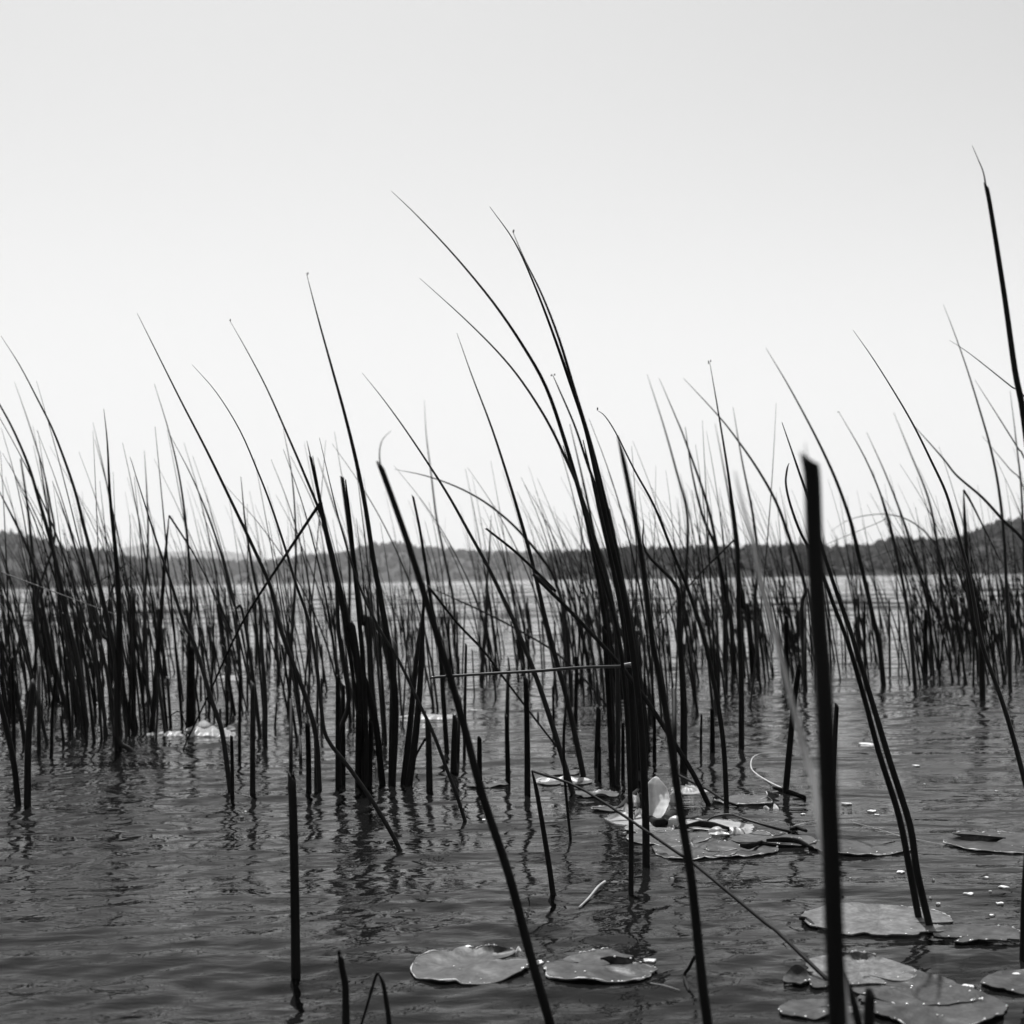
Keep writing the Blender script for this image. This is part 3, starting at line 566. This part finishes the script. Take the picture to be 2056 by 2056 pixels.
# ------------------------------------------------------------------ lily pads
def lily(cx, cy, wpx, label, m=M_pad, ratio=1.0, rot=None, notch=.25, drops=0, rims=(), curl=None, lift=.004, name='lily_pad', cat='lily pad', group='lily pads on the water', seed=0, dip=0, rough=.05):
    r_ = random.Random(seed+int(cx*7+cy)); c, t = on_water(cx, cy); R = wpx*t/FPX/2; Ry = R*ratio
    rot = r_.uniform(0,6.28) if rot is None else math.radians(rot); ns, nrg = 96, 12
    h1 = [(r_.uniform(.3,1)*rough/(k**.6), k, r_.uniform(0,6.28)) for k in (2,3,5,8,13,21)]
    bites = [(r_.uniform(0,6.28), r_.uniform(.04,.13), r_.uniform(.04,.16)) for _ in range(r_.randint(3,7))]
    def edge(a_):
        e_ = 1+sum(A*math.sin(k*a_+p) for A, k, p in h1)
        for ba, bw, bd in bites: e_ -= bd*math.exp(-(((a_-ba+math.pi)%(2*math.pi)-math.pi)/bw)**2)
        return e_
    sink = .0018 if m is M_padd else .0010
    hz = [(r_.uniform(.4,1), r_.randint(1,5), r_.uniform(0,6.28)) for _ in range(4)]
    def pos(a_, f):
        e_ = edge(a_)
        da = (a_-rot+math.pi)%(2*math.pi)-math.pi
        if abs(da) < notch: e_ *= .12+.88*(abs(da)/notch)**.45
        x = c.x+R*f*e_*math.cos(a_); y = c.y+Ry*f*e_*math.sin(a_)
        z = float(wz(x, y))+.0030+lift*.25+.0016*f*f*sum(A*math.sin(k*a_+p) for A, k, p in hz)+.0012*f**6+sink*(math.sin(x*61+y*37)*math.sin(y*53-x*29+1)+.6*math.sin(x*140+3)*math.sin(y*120))-sink*.3
        if curl:
            ca, wa, hc, pull = curl; dd = (a_-math.radians(ca)+math.pi)%(2*math.pi)-math.pi; g = math.exp(-(dd/math.radians(wa))**2)*max(0,(f-.55)/.45)**1.5
            z += hc*g; x -= pull*g*R*math.cos(a_); y -= pull*g*Ry*math.sin(a_)
        return x, y, z
    V = [(c.x, c.y, float(wz(c.x, c.y))+.0030+lift*.25)]; F = []
    for i in range(1, nrg+1):
        for k in range(ns): V.append(pos(2*math.pi*k/ns, (i/nrg)**.8))
    for k in range(ns): F.append((0, 1+k, 1+(k+1)%ns))
    for i in range(nrg-1):
        for k in range(ns): F.append((1+i*ns+k, 1+(i+1)*ns+k, 1+(i+1)*ns+(k+1)%ns, 1+i*ns+(k+1)%ns))
    last0 = 1+(nrg-1)*ns; last = len(V); V += [V[last0+k] for k in range(ns)]; o0 = len(V)
    for k in range(ns): x, y, z = V[last+k]; V.append((c.x+(x-c.x)*.985, c.y+(y-c.y)*.995, z-.003))
    for k in range(ns): F.append((last+k, o0+k, o0+(k+1)%ns, last+(k+1)%ns))
    root = empty(name, c); tag(root, label, cat, group); mesh_obj('leaf_blade', V, F, m, root, loc=c)
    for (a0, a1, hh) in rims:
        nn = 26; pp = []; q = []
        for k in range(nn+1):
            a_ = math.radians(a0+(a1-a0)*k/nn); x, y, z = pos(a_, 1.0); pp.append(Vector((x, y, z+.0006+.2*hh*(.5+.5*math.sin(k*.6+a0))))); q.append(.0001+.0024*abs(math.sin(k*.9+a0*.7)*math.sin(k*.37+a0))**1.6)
        V, F = tube(pp, q, 5, flat=.8); mesh_obj('leaf_rim_highlight', V, F, M_rim, root, loc=c)  # raised rim that carries the painted edge highlights
    if drops:
        ps = []
        for k in range(drops):
            a_ = r_.uniform(math.pi*.95, math.pi*2.05) if r_.random() < .75 else r_.uniform(0, 6.28); f = r_.uniform(.95,1.0) if r_.random() < .88 else r_.uniform(.3,.95)
            x, y, z = pos(a_, f); ps.append(ball((x, y, z+.001), r_.uniform(.0009,.0024), (1,1,.7), 7, 5))
        V, F = join(ps); d_ = mesh_obj('water_drops', V, F, M_dr, root, loc=c); d_['kind'] = 'stuff'
    return root
lily(953,1940,258,'large round lily pad, left one of the pair floating at bottom centre', drops=14, rims=((120,285,.002),(60,95,.006)), rot=25, notch=.3, curl=(62,22,.016,.3), seed=1)
lily(1204,1947,232,'torn lily pad, right one of the pair at bottom centre, with beaded front edge', m=M_padd, drops=34, rims=((185,330,.001),(75,110,.005)), rot=20, notch=.5, curl=(15,15,.014,.35), rough=.08, seed=2)
lily(1765,1852,300,'largest lily pad, pierced by the feet of the two parallel reeds', m=M_padl, rot=-20, notch=.2, drops=8, ratio=.95, rims=((10,60,.003),), seed=3, lift=.008, rough=.06)
lily(1968,1884,185,'lily pad with a raised dark front edge beside the largest one', m=M_padd, rot=200, notch=.35, curl=(265,28,.006,.1), drops=14, rims=((-40,30,.002),), lift=.005, seed=4)
lily(1725,1954,215,'round lily pad half hidden behind the foot of the thick blurred reed', m=M_padl, rot=300, notch=.25, drops=12, rims=((55,100,.008),), seed=5, lift=.007, curl=(80,30,.012,.25))
lily(1838,1990,250,'overlapping lily pad in the bottom right group, middle layer', m=M_padd, rot=150, notch=.3, drops=16, lift=.004, seed=6, rough=.09)
lily(1868,2024,300,'lowest lily pad at the bottom right corner with a ragged front edge', m=M_padd, rot=100, notch=.2, drops=26, lift=.006, seed=7, rough=.08, rims=((230,300,.001),))
lily(2075,1975,200,'lily pad cut off by the right edge near the bottom corner', m=M_padd, rot=60, drops=8, seed=8)
lily(1640,2028,150,'wet sunken lily pad left of the thick blurred reed at the bottom', m=M_padd, rot=0, drops=18, lift=.002, rough=.12, seed=9)
lily(1628,1968,110,'small dark lily pad left of the thick blurred reed with a raised edge', m=M_padd, rot=250, drops=6, seed=10, curl=(120,35,.012,.2))
lily(1725,1702,200,'flat lily pad behind the thick blurred reed with a bright front edge', m=M_padd, rims=((185,350,.002),), rot=20, notch=.15, drops=22, seed=11)
lily(2010,1692,235,'lily pad running out of the right edge with torn pale back edge', m=M_padd, rims=((170,290,.002),(60,130,.006)), rot=150, notch=.3, drops=34, curl=(150,20,.012,.2), seed=12)
lily(1505,1611,140,'lily pad beside the leaning stump with a folded bright corner', rims=((190,330,.002),(70,100,.004)), rot=10, notch=.2, drops=40, curl=(-25,22,.028,.5), seed=13)
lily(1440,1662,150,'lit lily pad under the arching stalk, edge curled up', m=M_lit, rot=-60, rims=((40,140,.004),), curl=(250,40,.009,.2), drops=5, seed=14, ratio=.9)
lily(1552,1688,175,'dark lily pad with rolled front edge left of the thick blurred reed', m=M_pad, rot=80, curl=(245,45,.008,.2), rims=((60,110,.004),), drops=10, seed=15)
lily(1400,1702,180,'submerged looking lily pad in front of the curled leaves', m=M_padd, rot=100, drops=10, rims=((200,320,.001),), lift=.001, seed=16, rough=.1)
lily(1232,1630,92,'oval lily leaf left of the upright curled leaf', rot=170, notch=.2, ratio=.9, rims=((90,200,.004),), seed=17)
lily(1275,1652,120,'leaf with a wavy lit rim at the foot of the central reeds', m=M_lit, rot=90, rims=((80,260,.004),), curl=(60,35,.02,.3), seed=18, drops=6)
lily(1195,1597,95,'small leaf behind the slanting folded top', rot=190, rims=((20,90,.004),), curl=(270,30,.008,.2), seed=19)
lily(1133,1568,108,'pale leaf right of the tall cut stump', m=M_pad, rot=250, rims=((10,70,.003),(150,220,.003)), seed=20, ratio=1.1)
lily(1130,1552,70,'small curled leaf touching the pale broken joint', m=M_pad, rot=0, seed=21)
lily(857,1440,112,'pale flat lily pad behind the leaning foreground reed', m=M_lit, rot=200, seed=22, ratio=.8)
lily(337,1473,58,'small pale leaf, left part of the bright floating leaves at left', m=M_lit, rot=30, drops=10, seed=23)
lily(405,1466,62,'crumpled bright leaf at left with raised back', m=M_lit, rot=270, curl=(90,45,.035,.4), seed=24, lift=.01)
lily(450,1468,44,'right tail of the bright floating leaves at left', m=M_lit, rot=180, drops=6, curl=(60,30,.02,.3), seed=25)
lily(462,1361,50,'bright scrap of leaf far back in the left gap', m=M_lit, rot=0, seed=26)
lily(978,1572,85,'thin leaf under the surface right of the leaning foreground reed', m=M_padd, rot=90, seed=27, lift=.001, rims=((30,150,.002),))

lily(1345,1683,170,'broad pad under the upright curled leaf, in front of the central clump', m=M_pad, rot=40, drops=10, rims=((190,330,.002),), seed=41)
lily(1488,1704,150,'dark pad between the arching stalk and the thick blurred reed', m=M_padd, rot=200, drops=10, rims=((200,300,.002),), seed=42)
lily(1302,1668,96,'small pad with bright front rim at the feet of the central reeds', m=M_padl, rot=120, drops=6, rims=((180,350,.002),), seed=43)
# dark rolled leaf undersides
def rolled(P, r0, label, m=M_padd, flat=.5, depth=None, name='rolled_leaf'):
    c = pts(P); pp = []
    for x, y in c:
        p, t = on_water(x, y) if depth is None else (at_depth(x, y, depth), depth); pp.append(p)
    pp = [p+Vector((0,0,.01)) for p in pp] if depth is None else pp
    n_ = len(pp); q = [r0*(.25+.75*math.sin(math.pi*(i+.5)/n_)) for i in range(n_)]
    Q, qq = smoothpath(pp, q, 5); V, F = tube(Q, qq, 10, flat=flat)
    return tag(mesh_obj(name, V, F, m, loc=pp[0]), label, 'leaf', 'curled dark leaves among the lily pads')
rolled('K 1000,575 1090,560 1180,570 1270,590', .012, 'long dark rolled leaf under the lit pad', M_dark, .35)
rolled('K 1500,660 1600,655 1700,665 1790,710', .008, 'dark rolled leaf edge left of the thick blurred reed', M_dark)
rolled('K 1340,690 1400,695 1470,670', .009, 'small dark rolled leaf before the pads with a glinting rim', M_dark)
rolled('K 1540,330 1620,350 1740,390', .009, 'dark leaf at the foot of the leaning stump', M_dark)
rolled('K 1650,590 1690,580 1745,600', .007, 'dark leaf bump at the end of the arching stalk', M_dark, .9)
rolled('K 560,470 620,430 660,390 710,340', .009, 'narrow dark leaf pointing up behind the lit rim', M_dark)
rolled('K 790,530 850,560 930,480', .02, 'dark shaded leaf beneath the upright curled leaf', M_dark, .7)

# upright curled leaf (bright cone) and its neighbours
def curled(px, py, wpx, hpx, label, tilt=0.1, m=M_lit, open_=3.6, a_start=2.4):
    b_, t = on_water(px, py); W = wpx*t/FPX/2; H = hpx*t/FPX; V, F = [], []; nu, nv = 22, 30
    for j_ in range(nv+1):
        v = j_/nv; rad = W*(.7+.35*math.sin(math.pi*v*.9))*math.sqrt(max(0.02, 1-max(0,(v-.72)/.29)**2))*(1+.025*math.sin(46*v))
        for i in range(nu+1):
            a_ = a_start+open_*i/nu; rr_ = rad*(1+.08*math.sin(5*a_+3*v))
            V.append((b_.x+rr_*math.cos(a_)+tilt*H*v-.1*W*math.sin(9*v), b_.y+rr_*math.sin(a_)*.9, b_.z-.01+H*v*(1-.06*(i/nu-.35)**2*4)))
    for j_ in range(nv):
        for i in range(nu): k = j_*(nu+1)+i; F.append((k,k+1,k+nu+2,k+nu+1))
    o = mesh_obj('curled_leaf', V, F, m, loc=b_); md = o.modifiers.new('thickness','SOLIDIFY'); md.thickness = .0012
    return tag(o, label, 'leaf', 'curled leaves among the lily pads')
curled(1312,1650,46,98,'bright leaf standing upright and curled right of the central clump', tilt=.12, m=M_curl)
curled(1350,1612,22,32,'small lit leaf leaning behind the upright curled one', tilt=.3)
curled(1345,1660,26,30,'pale torn leaf tip at the foot of the upright curled one', tilt=.5)
lily(1385,1589,80,'lit ribbed leaf lying right of the upright curled one', m=M_lit, rot=120, ratio=.8, seed=31, rims=((20,160,.005),), curl=(100,40,.015,.3), name='floating_leaf', cat='leaf', group='curled leaves among the lily pads')

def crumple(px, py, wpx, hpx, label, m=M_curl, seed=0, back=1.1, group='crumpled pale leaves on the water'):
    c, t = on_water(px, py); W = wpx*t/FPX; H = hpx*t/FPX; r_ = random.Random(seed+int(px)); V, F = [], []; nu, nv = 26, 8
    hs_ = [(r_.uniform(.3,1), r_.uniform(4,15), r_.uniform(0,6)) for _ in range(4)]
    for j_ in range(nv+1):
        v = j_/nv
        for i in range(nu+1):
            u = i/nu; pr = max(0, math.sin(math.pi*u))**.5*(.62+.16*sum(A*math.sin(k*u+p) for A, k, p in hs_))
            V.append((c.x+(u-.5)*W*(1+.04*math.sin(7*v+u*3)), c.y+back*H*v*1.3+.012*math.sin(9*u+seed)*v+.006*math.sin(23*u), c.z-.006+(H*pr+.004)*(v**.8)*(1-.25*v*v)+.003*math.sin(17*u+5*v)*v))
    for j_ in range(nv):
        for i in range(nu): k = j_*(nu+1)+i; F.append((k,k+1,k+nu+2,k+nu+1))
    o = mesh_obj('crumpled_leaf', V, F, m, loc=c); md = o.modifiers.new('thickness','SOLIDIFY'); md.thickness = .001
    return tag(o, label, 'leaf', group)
crumple(352, 1479, 62, 16, 'low crumpled bright leaf, left of the floating bright leaves at left')
crumple(408, 1478, 72, 34, 'tall crumpled bright leaf, middle of the floating bright leaves at left', seed=2)
crumple(450, 1479, 40, 22, 'small crumpled leaf, right end of the floating bright leaves at left', seed=3)
crumple(300, 1478, 22, 14, 'tiny glinting leaf at the left end of the bright floating leaves', seed=4)
crumple(462, 1366, 34, 12, 'bright raised leaf far back in the left gap', seed=5)
crumple(490, 1361, 20, 8, 'small bright leaf beside the raised one far back in the left gap', seed=6)
crumple(868, 1446, 90, 16, 'long pale raised leaf behind the leaning foreground reed', seed=7)
crumple(812, 1450, 20, 14, 'little hanging white leaf left of the long pale raised one', seed=8)
crumple(198, 1424, 18, 14, 'bright leaf fragment between stems of the left clump', seed=9)
crumple(1402, 1652, 62, 15, 'lit leaf flap left of the arching stalk', seed=10)
crumple(1468, 1674, 92, 24, 'broad lit leaf under the arching stalk', m=M_lit, seed=11)
crumple(1345, 1664, 36, 22, 'white wedge of leaf below the upright curled leaf', seed=12)
crumple(1378, 1592, 56, 24, 'lit ribbed leaf right of the upright curled leaf', seed=13)
crumple(1556, 1629, 40, 17, 'bright folded leaf corner beside the leaning stump', seed=14)
crumple(1258, 1640, 52, 30, 'lit leaf with wavy rim at the foot of the central clump', seed=15, m=M_lit)
crumple(1277, 1612, 20, 34, 'narrow upright lit leaf left of the curled one', seed=16)
crumple(1266, 1674, 40, 8, 'thin white leaf edge in front of the central reeds', seed=17)
crumple(1590, 1687, 50, 10, 'bright leaf edge by the end of the arching stalk', seed=18)
crumple(1443, 1692, 40, 7, 'small bright roll on the rear pads', seed=19)
crumple(1130, 1567, 110, 14, 'pale raised leaf right of the tall cut stump', seed=20, m=M_lit)
crumple(1203, 1594, 50, 12, 'small pale raised leaf behind the sloping folded top', seed=21, m=M_lit)
crumple(1955, 1684, 66, 9, 'white raised edge of the torn pad at right, left part', seed=22)
crumple(2008, 1679, 60, 7, 'white raised edge of the torn pad at right, middle part', seed=23)
crumple(1024, 1911, 44, 12, 'white curled flap at the back of the left bottom centre pad', seed=24)
crumple(1790, 1940, 66, 12, 'white torn flap on the half hidden round pad', seed=25)
# loose stalks
def stalk(P, r0, r1, label, m, lifts=None, depth=None, name='floating_stalk', ramp=.003):
    c = pts(P); pp = []
    for i, (x, y) in enumerate(c):
        p, t = on_water(x, y)
        z = lifts[i] if lifts else ramp
        if z > .01: p = CAM+(p-CAM)*(1-z/CAMH)      # raised above the water on the same sight line
        else: p.z = float(wz(p.x, p.y))+z
        pp.append(p)
    q = list(np.linspace(r0, r1, len(pp))); Q, qq = smoothpath(pp, q, 5); V, F = tube(Q, qq, 7)
    return tag(mesh_obj(name, V, F, m, loc=pp[0]), label, 'stalk', 'loose stalks on the water')
stalk('K 1110,550 1140,512 1190,487 1280,478 1400,515 1550,560 1650,578', .0022,.004, 'grey stalk arching over the lit lily pad', M_reed, (0,.02,.035,.04,.035,.02,.0))
stalk('K 960,235 1050,280 1150,330 1250,395 1330,440', .0045,.0035, 'dark stalk sloping to the pad beside the leaning stump', M_dark, (.06,.05,.035,.02,.002))
stalk('K 1590,103 1510,108 1450,115 1412,145 1404,180 1430,215 1500,262 1600,320', .0012,.0022, 'pale submerged stalk curving like a hook near the leaning stump', M_scrap, ramp=.002)
stalk('K 1670,553 1740,540 1810,530', .0012,.0008, 'short pale stalk end left of the thick blurred reed', M_scrap)
stalk('I 1168,252 1230,190 1290,130 1335,66', .002,.0035, 'short pale straw lying on the water below the central clump', M_dry, (.002,.004,.008,.012))
stalk('I 1630,735 1720,752 1820,772', .0007,.0006, 'hair-thin pale straw right of the pair of lily pads', M_dry)
stalk('I 1916,545 1880,620 1850,690 1880,770', .0028,.003, 'small dark bent twig sticking out right of the pair of lily pads', M_dark, (.05,.025,.003,.0))
stalk('J 180,362 240,405 305,445', .0045,.0045, 'short dark stick at the left end of the largest lily pad', M_dark, (.012,.006,.0))
stalk('D 870,830 930,800 995,770 1035,860', .003,.003, 'thin twig bent to a peak over the bright leaves at left', M_dark, (.01,.05,.08,.0))
stalk('I 838,165 848,215 832,315', .0016,.0008, 'tiny dark twig standing beside the leaning foreground reed', M_dark, (.035,.02,.0))
stalk('E 480,920 440,990 410,1070', .0045,.004, 'thin stick leaning between two stumps left of centre', M_dark, (.14,.07,.0))
stalk('L 1190,680 1290,705 1400,730', .0008,.0008, 'pale thread running to the torn lily pad at the right edge', M_dry)
stalk('L 780,590 920,618 1060,650 1110,665', .0008,.0008, 'faint thin stalk lying behind the flat lily pad', M_dry)

# scraps floating on open water
SCR = {}
def scrap(px, py, wpx, label, group='pale scraps floating on the open water at right'):
    c, t = on_water(px, py); R = wpx*t/FPX/2; r_ = random.Random(int(px*3+py)); V = []; n_ = 11; z = float(wz(c.x, c.y))+.004; r_ry = r_.uniform(.5,1.1)
    for lay in (0, 1):
        for k in range(n_):
            a_ = 6.283*k/n_; f = r_.uniform(.5,1.2) if lay == 0 else .96
            if lay == 0: V.append((c.x+R*f*math.cos(a_), c.y+R*r_ry*f*math.sin(a_), z-.002+r_.uniform(0,.0022)))
            else: x, y, zz = V[k]; V.append((c.x+(x-c.x)*.96, c.y+(y-c.y)*.96, zz-.003))
    F = [tuple(range(n_))]+[(k, n_+k, n_+(k+1)%n_, (k+1)%n_) for k in range(n_)]
    o = mesh_obj('leaf_scrap', V, F, M_scrap, loc=c, smooth=False); tag(o, label, 'leaf scrap', group); SCR.setdefault(label, []).append((px, o))
L5 = 'pale leaf scrap on the open water at right'
for x, y, w_, lab in ((1340,1065,50,'bright oval scrap alone on the open water right of the parallel reeds'),(950,1282,60,'bright scrap just right of the thick blurred reed'),
    (1090,1322,70,'flat pale scrap left of the parallel reeds, upper of two'),(1115,1350,36,'small pale scrap left of the parallel reeds, lower of two'),
    (1252,1653,56,'bright scrap touching the left parallel reed'),(1630,1790,60,'long pale scrap above the lily pads at right, left one'),
    (1820,1757,62,'speckled pale scrap above the lily pads at right, topmost'),(1795,1833,46,'pale scrap nearest above the lily pads at right'),
    (1725,1693,32,'small speckled scrap right of the parallel reeds'),(1050,948,100,'long thin pale leaf behind the parallel reeds'),
    (705,1345,30,'small scrap left of the thick blurred reed'),(1555,1135,22,'tiny scrap far right on the open water'),
    (1755,1897,36,'crumpled scrap beside the feet of the parallel reeds'),(1415,1810,18,L5),(1430,1710,18,L5),(1780,1215,18,L5),(1120,1108,14,L5),(1380,1173,14,L5),(1745,1780,18,L5),(1455,1840,26,L5),(970,1693,14,L5)):
    scrap(1356+x/2.76, 1150+y/2.76, w_/2.76, lab)
for x, y, w_ in ((745,762,50),(805,1388,20),(480,330,18),(760,435,24),(1550,1130,14),(160,652,34),(1330,885,26)):
    scrap(680+x/2.76, 1150+y/2.76, w_/2.76, 'small pale scrap floating between the stems in the middle of the bed', 'pale scraps between the stems in the middle')
for x, y, w_ in ((550,730,40),(35,392,18),(1560,690,36),(1602,681,26),(1840,660,28),(245,730,14),(1340,1365,30),(1360,1345,14),(465,740,14)):
    scrap(x/2.76, 1150+y/2.76, w_/2.76, 'small pale scrap floating between the stems at left', 'pale scraps between the stems at left')
for x, y, w_, lab in ((1500,885,170/1.2,'straw-like pale scrap on the overlapping lily pad at bottom right'),(1465,905,60,'small white scrap under the straw-like one'),(1765,840,70,'white scrap on the right pad of the bottom right corner'),
                      (1590,1012,60,'pale scrap on the lowest lily pad'),(780,915,100,'bright torn leaf flap beside the thick blurred reed'),(1870,805,70,'thin pale scrap near the right edge over the corner pads')):
    scrap(1560+x/3.895, 1750+y/3.895, w_/3.895, lab, 'pale scraps on the corner lily pads')
for x, y, w_, lab in ((663,580,66,'white petal-like scrap on the left pad of the bottom centre pair'),(455,500,60,'pale scrap on the back edge of the left pad of the pair'),(1625,592,100,'white leaf scrap behind the right pad of the pair'),(1615,655,100,'white crumpled leaf scrap on the right end of the right pad'),(905,600,90,'bright leaf corner between the two pads of the pair')):
    scrap(800+x/3.22, 1750+y/3.22, w_/3.22, lab, 'pale scraps on the pair of lily pads')

for lab, lst in SCR.items():
    if len(lst) > 1:
        lst.sort(key=lambda t: t[0])
        for i_, (px, o) in enumerate(lst):
            o['label'] = ('leftmost ' if i_ == 0 else 'rightmost ' if i_ == len(lst)-1 else ORD[i_]+' from left ')+lab
# ------------------------------------------------------------------ haze
hb = (-9500, 9500, -60, 9800, -3, 330)
V = [(x, y, z) for x in hb[:2] for y in hb[2:4] for z in hb[4:]]
F = [(0,1,3,2),(4,6,7,5),(0,4,5,1),(2,3,7,6),(0,2,6,4),(1,5,7,3)]
hz = mesh_obj('haze', V, F, M_hill, smooth=False); hz.data.materials.clear()
mh = bpy.data.materials.new('haze'); mh.use_nodes = True; nn = mh.node_tree; nn.nodes.clear()
pv = nn.nodes.new('ShaderNodeVolumePrincipled'); pv.inputs['Color'].default_value = (.95,.95,.95,1); pv.inputs['Density'].default_value = 1.0e-4; pv.inputs['Anisotropy'].default_value = .3
oo = nn.nodes.new('ShaderNodeOutputMaterial'); nn.links.new(pv.outputs[0], oo.inputs['Volume']); hz.data.materials.append(mh)
tag(hz, 'thin pale haze over the lake and the far hills', 'haze', kind='stuff')
print('reeds traced', NREED, 'fill', len(fill))
